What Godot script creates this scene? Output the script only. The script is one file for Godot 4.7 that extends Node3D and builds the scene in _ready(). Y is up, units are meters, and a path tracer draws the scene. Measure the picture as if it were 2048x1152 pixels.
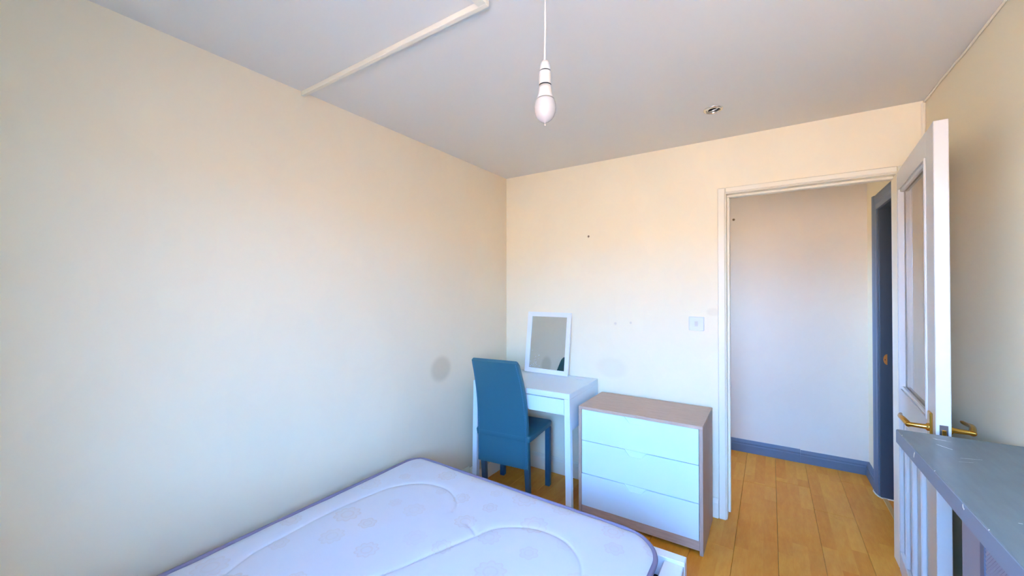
extends Node3D
# A small bedroom seen from its window: mattress, desk, chair, chest of drawers, an open glazed door and the hallway behind it.
# Units are metres; x runs along the back wall, -z runs from the window to the back wall, the floor is y = 0.

const CEIL := 2.367
const LEFT := -1.872
const RIGHT := 0.655
const BACK := -2.78
const FRONT := 0.36
const HALL := -4.05
const HALL_RIGHT := 0.63

var M := {}
var rng := RandomNumberGenerator.new()
var used := {}


func _ready() -> void:
	rng.seed = 7
	# --- camera
	var cam := Camera3D.new()
	cam.name = "camera"
	cam.fov = 72.19
	cam.near = 0.05
	cam.far = 200.0
	cam.position = Vector3(0, 1.41, 0)
	cam.rotation_degrees = Vector3(0.508, 33.15, 0)
	cam.current = true
	add_child(cam)
	# --- sky: daylight comes in through the window behind the camera and an added hallway opening
	var sky_material := ProceduralSkyMaterial.new()
	sky_material.sky_top_color = Color(0.22, 0.44, 0.84)
	sky_material.sky_horizon_color = Color(0.615, 0.88, 1.22)
	sky_material.sky_curve = 0.4
	sky_material.sky_energy_multiplier = 1.0
	sky_material.ground_bottom_color = Color(0.45, 0.40, 0.33)
	sky_material.ground_horizon_color = Color(0.55, 0.50, 0.42)
	sky_material.sun_angle_max = 1.0
	var sky := Sky.new()
	sky.sky_material = sky_material
	var env := Environment.new()
	env.background_mode = Environment.BG_SKY
	env.sky = sky
	env.background_energy_multiplier = 1.0
	env.tonemap_mode = Environment.TONE_MAPPER_LINEAR
	env.tonemap_exposure = 68.0
	env.sdfgi_enabled = true
	env.ssao_enabled = true
	env.ssil_enabled = true
	var world := WorldEnvironment.new()
	world.name = "world"
	world.environment = env
	add_child(world)
	# --- sun: it stands behind the house and lights the street and the terrace across it
	var sun := DirectionalLight3D.new()
	sun.name = "sun"
	sun.light_color = Color(1.0, 0.81, 0.46)
	sun.light_energy = 0.44
	sun.light_angular_distance = 0.6
	sun.shadow_enabled = true
	sun.rotation_degrees = Vector3(-42, 200, 0)
	add_child(sun)

	materials()
	outside()
	room()
	hallway()
	glazed_door()
	chest()
	desk()
	chair()
	bed()
	radiator_cover()
	mirror()
	pendant()
	small_things()


# ------------------------------------------------------------------ mesh building

class Shape:
	var v := PackedVector3Array()
	var n := PackedVector3Array()
	var uv := PackedVector2Array()
	var idx := PackedInt32Array()

	static func flat_uv(p: Vector3, nn: Vector3) -> Vector2:
		var a := nn.abs()
		if a.y >= a.x and a.y >= a.z:
			return Vector2(p.x, p.z)
		if a.x >= a.z:
			return Vector2(p.z, -p.y)
		return Vector2(p.x, -p.y)

	# points run counter-clockwise seen from outside
	func poly(pts: Array, uvs := []) -> void:
		var nn := Vector3.ZERO
		for i in range(1, pts.size() - 1):
			nn += (pts[i] - pts[0]).cross(pts[i + 1] - pts[0])
		nn = nn.normalized()
		var b := v.size()
		for i in pts.size():
			v.append(pts[i])
			n.append(nn)
			uv.append(uvs[i] if uvs.size() else flat_uv(pts[i], nn))
		for i in range(1, pts.size() - 1):
			idx.append_array([b, b + i + 1, b + i])

	# a face of a convex body: turned so that it looks away from the centre
	func out(pts: Array, c: Vector3, uvs := []) -> void:
		var nn := Vector3.ZERO
		var mid := Vector3.ZERO
		for i in pts.size():
			mid += pts[i] / pts.size()
			if i > 0 and i < pts.size() - 1:
				nn += (pts[i] - pts[0]).cross(pts[i + 1] - pts[0])
		if nn.dot(mid - c) < 0:
			pts = pts.duplicate()
			pts.reverse()
			if uvs.size():
				uvs = uvs.duplicate()
				uvs.reverse()
		poly(pts, uvs)

	func box(lo: Vector3, hi: Vector3, bevel := 0.0) -> Shape:
		var c := (lo + hi) / 2
		var h := (hi - lo) / 2
		var b := minf(bevel, minf(h.x, minf(h.y, h.z)) * 0.9)
		var P := func(s: Vector3, axis: int) -> Vector3:
			var q := h - Vector3(b, b, b)
			q[axis] = h[axis]
			return c + q * s
		for axis in 3:
			var u := (axis + 1) % 3
			var w := (axis + 2) % 3
			for s in [-1.0, 1.0]:
				var pts := []
				for k in [[-1.0, -1.0], [1.0, -1.0], [1.0, 1.0], [-1.0, 1.0]]:
					var g := Vector3.ZERO
					g[axis] = s
					g[u] = k[0]
					g[w] = k[1]
					pts.append(P.call(g, axis))
				out(pts, c)
			if b > 0:
				for s in [-1.0, 1.0]:
					for t in [-1.0, 1.0]:
						var g1 := Vector3.ZERO
						g1[u] = s
						g1[w] = t
						g1[axis] = -1
						var g2 := g1
						g2[axis] = 1
						out([P.call(g1, u), P.call(g2, u), P.call(g2, w), P.call(g1, w)], c)
		if b > 0:
			for sx in [-1.0, 1.0]:
				for sy in [-1.0, 1.0]:
					for sz in [-1.0, 1.0]:
						var g := Vector3(sx, sy, sz)
						out([P.call(g, 0), P.call(g, 1), P.call(g, 2)], c)
		return self

	# eight corners: four of the lower ring, four of the upper ring
	func hexa(a: Array, b: Array) -> Shape:
		var c := Vector3.ZERO
		for i in 4:
			c += (a[i] + b[i]) / 8
		out(a, c)
		out(b, c)
		for i in 4:
			var j := (i + 1) % 4
			out([a[i], a[j], b[j], b[i]], c)
		return self

	# a smooth sheet of points, rows of equal length; flip turns it inside out
	func sheet(rows: Array, around := false, flip := false, uvs := []) -> Shape:
		var b := v.size()
		var R := rows.size()
		var C: int = rows[0].size()
		for r in R:
			for c in C:
				var c0: int = (c - 1 + C) % C if around else maxi(c - 1, 0)
				var c1: int = (c + 1) % C if around else mini(c + 1, C - 1)
				var du: Vector3 = rows[r][c1] - rows[r][c0]
				var dv: Vector3 = rows[mini(r + 1, R - 1)][c] - rows[maxi(r - 1, 0)][c]
				if du.length_squared() < 1e-14:
					var k: int = r - 1 if r > 0 else r + 1
					du = rows[k][c1] - rows[k][c0]
				var nn := du.cross(dv).normalized()
				v.append(rows[r][c])
				n.append(-nn if flip else nn)
				uv.append(uvs[r][c] if uvs.size() else Vector2(float(c) / C, float(r) / R))
		for r in R - 1:
			for c in (C if around else C - 1):
				var p := b + r * C + c
				var q := b + r * C + (c + 1) % C
				var s := q + C
				var t := p + C
				if flip:
					idx.append_array([p, q, s, p, s, t])
				else:
					idx.append_array([p, s, q, p, t, s])
		return self

	# a body of revolution about an axis through at; profile holds (radius, height), lowest first
	func lathe(profile: Array, at: Vector3, segments := 28, basis := Basis()) -> Shape:
		var rows := []
		for p in profile:
			var row := []
			for k in segments:
				var a := -TAU * k / segments
				row.append(at + basis * Vector3(p.x * cos(a), p.y, p.x * sin(a)))
			rows.append(row)
		return sheet(rows, true)

	func tube(path: Array, r, segments := 10) -> Shape:
		var rows := []
		var side := Vector3.ZERO
		for i in path.size():
			var d: Vector3 = (path[mini(i + 1, path.size() - 1)] - path[maxi(i - 1, 0)]).normalized()
			if side == Vector3.ZERO:
				side = d.cross(Vector3.UP if absf(d.y) < 0.9 else Vector3.RIGHT).normalized()
			side = (side - d * side.dot(d)).normalized()
			var up := d.cross(side)
			var row := []
			var rr: float = r[i] if r is Array else r
			for k in segments:
				var a := TAU * k / segments
				row.append(path[i] + (side * cos(a) + up * sin(a)) * rr)
			rows.append(row)
		sheet(rows, true)
		var first: Array = rows[0].duplicate()
		first.reverse()
		poly(first)
		poly(rows[-1])
		return self

	# a flat outline (x, y) pushed from z0 to z1, then placed
	func prism(outline: PackedVector2Array, z0: float, z1: float, place := Transform3D()) -> Shape:
		if Geometry2D.is_polygon_clockwise(outline):
			outline = outline.duplicate()
			outline.reverse()
		var tri := Geometry2D.triangulate_polygon(outline)
		for i in range(0, tri.size(), 3):
			var a := outline[tri[i]]
			var b := outline[tri[i + 1]]
			var c := outline[tri[i + 2]]
			if (b - a).cross(c - a) < 0:
				var t := b
				b = c
				c = t
			poly([place * Vector3(a.x, a.y, z1), place * Vector3(b.x, b.y, z1), place * Vector3(c.x, c.y, z1)])
			poly([place * Vector3(a.x, a.y, z0), place * Vector3(c.x, c.y, z0), place * Vector3(b.x, b.y, z0)])
		for i in outline.size():
			var a := outline[i]
			var b := outline[(i + 1) % outline.size()]
			poly([place * Vector3(a.x, a.y, z0), place * Vector3(b.x, b.y, z0), place * Vector3(b.x, b.y, z1), place * Vector3(a.x, a.y, z1)])
		return self

	func mesh() -> ArrayMesh:
		var a := []
		a.resize(Mesh.ARRAY_MAX)
		a[Mesh.ARRAY_VERTEX] = v
		a[Mesh.ARRAY_NORMAL] = n
		a[Mesh.ARRAY_TEX_UV] = uv
		a[Mesh.ARRAY_INDEX] = idx
		var m := ArrayMesh.new()
		m.add_surface_from_arrays(Mesh.PRIMITIVE_TRIANGLES, a)
		return m


func numbered(called: String) -> String:
	used[called] = used.get(called, -1) + 1
	return called if used[called] == 0 else "%s_%03d" % [called, used[called]]


func obj(called: String, shape, material: Material, parent: Node3D = null) -> MeshInstance3D:
	var o := MeshInstance3D.new()
	o.mesh = shape.mesh() if shape is Shape else shape
	o.material_override = material
	if parent == null:
		o.name = numbered(called)
		add_child(o)
	else:
		var k := 0
		while parent.has_node(called if k == 0 else "%s_%03d" % [called, k]):
			k += 1
		o.name = called if k == 0 else "%s_%03d" % [called, k]
		parent.add_child(o, true)
	return o


func tag(o: Node3D, label: String, category: String, kind := "", group := "") -> Node3D:
	o.set_meta("label", label)
	o.set_meta("category", category)
	if kind:
		o.set_meta("kind", kind)
	if group:
		o.set_meta("group", group)
	return o


func thing(called: String, label: String, category: String, at := Vector3.ZERO, turn := 0.0, kind := "") -> Node3D:
	var o := Node3D.new()
	o.name = numbered(called)
	add_child(o)
	o.position = at
	o.rotation_degrees.y = turn
	tag(o, label, category, kind)
	return o


func bx(x0: float, x1: float, y0: float, y1: float, z0: float, z1: float, bevel := 0.0) -> Shape:
	return Shape.new().box(Vector3(x0, y0, z0), Vector3(x1, y1, z1), bevel)


# ------------------------------------------------------------------ materials

func plain(r: float, g: float, b: float, rough := 0.6, metal := 0.0) -> StandardMaterial3D:
	var m := StandardMaterial3D.new()
	m.albedo_color = Color(r / 255.0, g / 255.0, b / 255.0)
	m.roughness = rough
	m.metallic = metal
	return m


func noise(seed_: int, freq: float, octaves := 3) -> FastNoiseLite:
	var f := FastNoiseLite.new()
	f.seed = seed_
	f.frequency = freq
	f.fractal_octaves = octaves
	f.noise_type = FastNoiseLite.TYPE_SIMPLEX_SMOOTH
	return f


func picture(w: int, h: int, paint: Callable) -> ImageTexture:
	var data := PackedByteArray()
	data.resize(w * h * 3)
	var k := 0
	for y in h:
		for x in w:
			var c: Color = paint.call(x, y)
			data[k] = clampi(int(c.r * 255.0 + 0.5), 0, 255)
			data[k + 1] = clampi(int(c.g * 255.0 + 0.5), 0, 255)
			data[k + 2] = clampi(int(c.b * 255.0 + 0.5), 0, 255)
			k += 3
	return ImageTexture.create_from_image(Image.create_from_data(w, h, false, Image.FORMAT_RGB8, data))


func bumpy(m: StandardMaterial3D, freq: float, cm: float, scale: float, seed_ := 3) -> void:
	var t := NoiseTexture2D.new()
	t.width = 256
	t.height = 256
	t.seamless = true
	t.noise = noise(seed_, freq, 4)
	m.heightmap_enabled = true
	m.heightmap_texture = t
	m.heightmap_scale = cm
	m.uv1_triplanar = true
	m.uv1_scale = Vector3.ONE * scale


func grain(seed_: int, a: Color, b: Color, along := 5.0, across := 90.0) -> ImageTexture:
	var f := noise(seed_, 1.0, 3)
	var g := noise(seed_ + 1, 1.0, 2)
	return picture(512, 512, func(x: int, y: int) -> Color:
		var u := x / 512.0
		var w := y / 512.0
		var t := 0.5 + 0.42 * f.get_noise_2d(u * along, w * across) + 0.25 * g.get_noise_2d(u * along * 4.0, w * across * 3.0)
		return a.lerp(b, clampf(t, 0, 1)))


func spot(x: float, y: float, cx: float, cy: float, rx: float, ry: float) -> float:
	var d := Vector2((x - cx) / rx, (y - cy) / ry).length()
	return 1.0 - smoothstep(0.55, 1.0, d)


func wall_paint(base: Color, u0: float, u1: float, v0: float, v1: float, marks: Array, seed_: int) -> StandardMaterial3D:
	# marks: [u, v, ru, rv, strength, colour] in metres on the wall
	var m := StandardMaterial3D.new()
	m.roughness = 0.75
	m.metallic_specular = 0.35
	var f := noise(seed_, 1.0, 3)
	m.albedo_texture = picture(640, 480, func(x: int, y: int) -> Color:
		var u := lerpf(u0, u1, (x + 0.5) / 640.0)
		var w := lerpf(v0, v1, (y + 0.5) / 480.0)
		var c := base * (1.0 + 0.012 * f.get_noise_2d(u * 1.7, w * 1.3))
		for k in marks:
			if absf(u - k[0]) < k[2] and absf(w - k[1]) < k[3]:
				c = c.lerp(k[5], k[4] * spot(u, w, k[0], k[1], k[2], k[3]))
		return c)
	m.uv1_scale = Vector3(1.0 / (u1 - u0), 1.0 / (v1 - v0), 1)
	m.uv1_offset = Vector3(-u0 / (u1 - u0), -v0 / (v1 - v0), 0)
	return m


func materials() -> void:
	var paint := Color8(244, 228, 190)
	M.paint = plain(244, 228, 190, 0.75)
	var smudge := Color8(172, 150, 112)
	M.wall_left = wall_paint(Color8(240, 221, 187), -3.0, 0.6, -2.5, 0.1, [[-1.985, -0.885, 0.12, 0.105, 0.28, smudge]], 11)  # same cream as the back wall, deepened to stand in for weaker light
	M.wall_back = wall_paint(Color8(250, 235, 201), -2.0, 0.8, -2.5, 0.1, [[-0.963, -0.862, 0.14, 0.09, 0.07, smudge], [-1.133, -1.821, 0.009, 0.009, 1.0, Color8(110, 85, 60)], [-0.30, -1.28, 0.05, 0.03, 0.08, smudge], [-0.93, -1.18, 0.012, 0.012, 0.5, Color8(215, 200, 180)], [-0.82, -1.19, 0.01, 0.01, 0.5, Color8(215, 200, 180)]], 12)
	M.wall_hall = wall_paint(Color8(240, 224, 200), -2.0, 0.8, -2.5, 0.1, [[-0.27, -2.054, 0.012, 0.012, 1.0, Color8(120, 95, 60)]], 13)
	M.ceiling = plain(236, 228, 211, 0.85)
	M.white = plain(238, 236, 230, 0.4)
	M.gloss = plain(220, 215, 206, 0.32)
	M.trim = plain(246, 234, 206, 0.4)
	M.desk = plain(226, 238, 240, 0.35)  # white desk, with the blue daylight tinted into its colour
	M.front = plain(222, 240, 243, 0.3)  # white fronts, cyan cast of the daylight mixed into the colour
	M.frame = plain(240, 240, 240, 0.35)
	M.dark = plain(22, 18, 16, 0.7)
	M.blue = plain(100, 114, 128, 0.42)
	bumpy(M.blue, 0.02, 0.05, 3.0, 5)
	M.blue_dark = plain(64, 74, 84, 0.5)
	M.bare = plain(205, 125, 48, 0.7)
	M.threshold = plain(226, 168, 92, 0.5)
	M.caulk = plain(232, 220, 196, 0.6)
	M.brass = plain(214, 165, 74, 0.22, 1.0)
	M.steel = plain(120, 112, 108, 0.35, 1.0)
	M.chrome = plain(225, 220, 212, 0.2, 1.0)
	M.leather = plain(48, 102, 116, 0.42)
	bumpy(M.leather, 0.05, 0.03, 6.0, 8)
	M.leg = plain(36, 84, 104, 0.4)
	M.stitch = plain(70, 135, 175, 0.6)
	M.plastic = plain(214, 206, 194, 0.3)
	M.switch = plain(232, 230, 240, 0.25)
	M.diffuser = plain(200, 193, 186, 0.2)
	M.diffuser.backlight_enabled = true
	M.diffuser.backlight = Color(0.5, 0.5, 0.5)
	M.mirror = plain(205, 215, 218, 0.03, 1.0)
	M.mirror_mark = plain(225, 232, 236, 0.6)
	M.tape = plain(134, 122, 140, 0.8)
	M.border = plain(120, 112, 130, 0.85)
	bumpy(M.border, 0.06, 0.1, 5.0, 9)
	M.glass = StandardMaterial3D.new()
	M.glass.albedo_color = Color(0.72, 0.60, 0.42, 0.42)  # tan tint stands in for the shaded wall behind and the reflections
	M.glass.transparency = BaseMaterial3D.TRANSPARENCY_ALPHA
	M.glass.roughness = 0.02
	M.oak = StandardMaterial3D.new()
	M.oak.roughness = 0.5
	M.oak.albedo_texture = grain(21, Color8(218, 186, 160), Color8(192, 158, 132))
	M.oak.uv1_triplanar = true
	M.oak_upright = M.oak.duplicate()
	M.oak_upright.albedo_texture = grain(23, Color8(206, 176, 152), Color8(180, 148, 124), 90.0, 5.0)
	M.brick = plain(226, 208, 178, 0.9)
	M.street = plain(170, 158, 140, 0.9)
	floor_boards()


func floor_boards() -> void:
	# eight printed laminate boards of three strips each, one under the other in one picture
	var r := RandomNumberGenerator.new()
	r.seed = 31
	var cuts := []
	for k in 24:
		var line := []
		var at := -r.randf() * 0.3
		while at < 1.0:
			var l := 0.24 + r.randf() * 0.2
			line.append([at, at + l, r.randf_range(-1, 1), r.randf() * 50.0])
			at += l
		cuts.append(line)
	var f := noise(41, 1.0, 3)
	var g := noise(42, 1.0, 2)
	var light := Color8(250, 170, 62)
	var deep := Color8(234, 138, 36)
	M.plank = StandardMaterial3D.new()
	M.plank.roughness = 0.45
	M.plank.metallic_specular = 0.35
	M.plank.albedo_texture = picture(1024, 768, func(x: int, y: int) -> Color:
		var strip := y / 32
		var u := x / 1024.0
		var tone := 0.0
		var shift := 0.0
		for s in cuts[strip]:
			if u >= s[0] and u < s[1]:
				tone = s[2]
				shift = s[3]
				break
		var w := y / 32.0
		var t := 0.5 + 0.30 * tone + 0.30 * f.get_noise_2d(u * 7.0 + shift, w * 1.6 + shift) + 0.16 * g.get_noise_2d(u * 22.0, w * 9.0 + shift)
		return deep.lerp(light, clampf(t, 0, 1)))


# ------------------------------------------------------------------ the world outside the window

func outside() -> void:
	tag(obj("street_ground", bx(-30, 30, -3.0, -2.8, 0.6, 30), M.street), "sunlit street surface below the bedroom window", "street", "structure")
	tag(obj("terrace_wall", bx(-30, 30, -2.8, 2.75, 13.0, 13.4), M.brick), "sunlit brick terrace across the street from the window", "building", "structure")


# ------------------------------------------------------------------ the room

func room() -> void:
	# floor: boards of one width, laid along z, as parts of the floor
	var fl := thing("floor", "orange laminate floor of long three-strip boards running towards the doorway", "floor", Vector3.ZERO, 0.0, "structure")
	obj("subfloor", bx(-2.0, 0.80, -0.15, -0.012, -4.2, 0.66), M.dark, fl)
	var shapes := {}
	var pitch := 0.2025
	for k in 15:
		var x0 := 0.2325 + (k - 11) * pitch
		var z: float = -3.218 - 1.29 * 2 if k == 11 else -4.2 - rng.randf() * 1.2
		while z < FRONT:
			var a := maxf(z, -4.06)
			var b := minf(z + 1.29, FRONT)
			var xa := maxf(x0, -1.88)
			var xb := minf(x0 + pitch, 0.72)
			z += 1.29
			if b - a < 0.03 or xb - xa < 0.02:
				continue
			var row := rng.randi() % 8
			var s := Shape.new()
			var lo := Vector3(xa + 0.0006, -0.012, a + 0.0006)
			var hi := Vector3(xb - 0.0006, 0.0, b - 0.0006)
			plank(s, lo, hi, row, rng.randf() * 0.0, x0, pitch)
			obj("plank", s, M.plank, fl)
	# ceiling with a round hole for the downlight
	var c := CSGBox3D.new()
	c.name = "ceiling"
	c.size = Vector3(2.9, 0.16, 5.0)
	c.position = Vector3(-0.6, CEIL + 0.08, -1.80)
	c.material_override = M.ceiling
	var hole := CSGCylinder3D.new()
	hole.name = "hole"
	hole.radius = 0.036
	hole.height = 0.12
	hole.sides = 32
	hole.operation = CSGShape3D.OPERATION_SUBTRACTION
	hole.position = Vector3(-0.246, CEIL + 0.05, -2.31) - c.position
	c.add_child(hole)
	add_child(c)
	tag(c, "matt off-white ceiling over the bedroom", "ceiling", "structure")
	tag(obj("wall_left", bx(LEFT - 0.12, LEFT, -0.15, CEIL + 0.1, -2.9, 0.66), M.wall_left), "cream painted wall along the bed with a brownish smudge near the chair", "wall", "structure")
	tag(obj("wall_right", bx(RIGHT, RIGHT + 0.12, -0.15, CEIL + 0.1, -2.9, 0.66), M.paint), "cream painted wall behind the open white door and the grey shelf", "wall", "structure")
	var wb := thing("wall_back", "cream painted wall with the doorway, behind desk and chest of drawers", "wall", Vector3.ZERO, 0.0, "structure")
	obj("wall_panel", bx(LEFT - 0.1, -0.245, -0.15, CEIL + 0.1, BACK - 0.1, BACK), M.wall_back, wb)
	obj("wall_panel", bx(0.56, RIGHT + 0.1, -0.15, CEIL + 0.1, BACK - 0.1, BACK), M.wall_back, wb)
	obj("wall_lintel", bx(-0.245, 0.56, 2.03, CEIL + 0.1, BACK - 0.1, BACK), M.wall_back, wb)
	var wf := thing("wall_front", "painted wall with the window, behind the viewer", "wall", Vector3.ZERO, 0.0, "structure")
	var wx0 := -0.50
	var wx1 := 0.42
	var wy0 := 0.90
	var wy1 := 2.05
	obj("wall_panel", bx(LEFT - 0.1, wx0, -0.15, CEIL + 0.1, FRONT, FRONT + 0.30), M.paint, wf)
	obj("wall_panel", bx(wx1, RIGHT + 0.1, -0.15, CEIL + 0.1, FRONT, FRONT + 0.30), M.paint, wf)
	obj("wall_panel", bx(wx0, wx1, -0.15, wy0, FRONT, FRONT + 0.30), M.paint, wf)
	obj("wall_lintel", bx(wx0, wx1, wy1, CEIL + 0.1, FRONT, FRONT + 0.30), M.paint, wf)
	var wi := thing("window_1", "white framed window behind the viewer that lets the daylight in", "window", Vector3(0, 0, FRONT + 0.25), 0.0, "structure")
	obj("window_frame", bx(wx0, wx0 + 0.05, wy0, wy1, -0.03, 0.03, 0.004), M.white, wi)
	obj("window_frame", bx(wx1 - 0.05, wx1, wy0, wy1, -0.03, 0.03, 0.004), M.white, wi)
	obj("window_frame", bx(wx0 + 0.05, wx1 - 0.05, wy0, wy0 + 0.05, -0.03, 0.03, 0.004), M.white, wi)
	obj("window_frame", bx(wx0 + 0.05, wx1 - 0.05, wy1 - 0.05, wy1, -0.03, 0.03, 0.004), M.white, wi)
	# skirting
	var skirt := PackedVector2Array([Vector2(0, 0), Vector2(0.016, 0), Vector2(0.016, 0.092), Vector2(0.011, 0.112), Vector2(0.005, 0.12), Vector2(0, 0.12)])
	var along_back := Transform3D(Basis(Vector3(0, 0, 1), Vector3(0, 1, 0), Vector3(-1, 0, 0)), Vector3(0, 0, BACK))
	tag(obj("baseboard_back", Shape.new().prism(skirt, 0.2745, -LEFT - 0.075, along_back), M.trim), "white skirting along the back wall under the desk, ending at the door frame", "skirting", "structure")
	var along_left := Transform3D(Basis(Vector3(1, 0, 0), Vector3(0, 1, 0), Vector3(0, 0, 1)), Vector3(LEFT, 0, 0))
	tag(obj("baseboard_left", Shape.new().prism(skirt, -2.279, FRONT, along_left), M.trim), "white skirting along the wall beside the bed", "skirting", "structure")
	tag(obj("trim_1", bx(LEFT, -1.792, 0, 0.105, BACK, -2.28, 0.004), M.trim), "low white boxing along the wall under the desk, behind the chair legs", "boxing", "structure")
	# door lining, stops and architraves of the bedroom doorway
	var dc := thing("trim_2", "cream door frame round the open doorway beside the chest of drawers", "door frame", Vector3.ZERO, 0.0, "structure")
	obj("door_lining", bx(-0.246, -0.226, 0, 2.017, BACK - 0.1, BACK + 0.001, 0.002), M.trim, dc)
	obj("door_lining", bx(0.546, 0.561, 0, 2.017, BACK - 0.1, BACK + 0.001, 0.002), M.trim, dc)
	obj("head_lining", bx(-0.246, 0.561, 2.017, 2.035, BACK - 0.1, BACK + 0.001, 0.002), M.trim, dc)
	obj("door_stop", bx(-0.226, -0.211, 0.03, 2.002, BACK - 0.085, BACK - 0.042, 0.003), M.trim, dc)
	obj("door_stop", bx(-0.226, 0.546, 2.002, 2.017, BACK - 0.085, BACK - 0.042, 0.003), M.trim, dc)
	obj("architrave", bx(-0.273, -0.231, 0, 2.054, BACK, BACK + 0.016, 0.005), M.trim, dc)
	obj("architrave", bx(0.551, 0.593, 0, 2.054, BACK, BACK + 0.016, 0.005), M.trim, dc)
	obj("head_architrave", bx(-0.231, 0.551, 2.022, 2.054, BACK, BACK + 0.016, 0.005), M.trim, dc)


func plank(s: Shape, lo: Vector3, hi: Vector3, row: int, _shift: float, x0: float, pitch: float) -> void:
	var c := (lo + hi) / 2
	var e := 0.0012
	var uvf := func(p: Vector3) -> Vector2:
		var across := clampf((p.x - x0) / pitch, 0.004, 0.996)
		return Vector2((p.z - lo.z) / 1.29, (row + across) / 8.0)
	var top := [Vector3(lo.x + e, hi.y, lo.z + e), Vector3(hi.x - e, hi.y, lo.z + e), Vector3(hi.x - e, hi.y, hi.z - e), Vector3(lo.x + e, hi.y, hi.z - e)]
	var mid := [Vector3(lo.x, hi.y - e, lo.z), Vector3(hi.x, hi.y - e, lo.z), Vector3(hi.x, hi.y - e, hi.z), Vector3(lo.x, hi.y - e, hi.z)]
	var low := [Vector3(lo.x, lo.y, lo.z), Vector3(hi.x, lo.y, lo.z), Vector3(hi.x, lo.y, hi.z), Vector3(lo.x, lo.y, hi.z)]
	s.out(top, c, top.map(uvf))
	for i in 4:
		var j := (i + 1) % 4
		var a := [mid[i], mid[j], top[j], top[i]]
		s.out(a, c, a.map(uvf))
		var b := [low[i], low[j], mid[j], mid[i]]
		s.out(b, c, b.map(uvf))


# ------------------------------------------------------------------ the hallway

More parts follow.
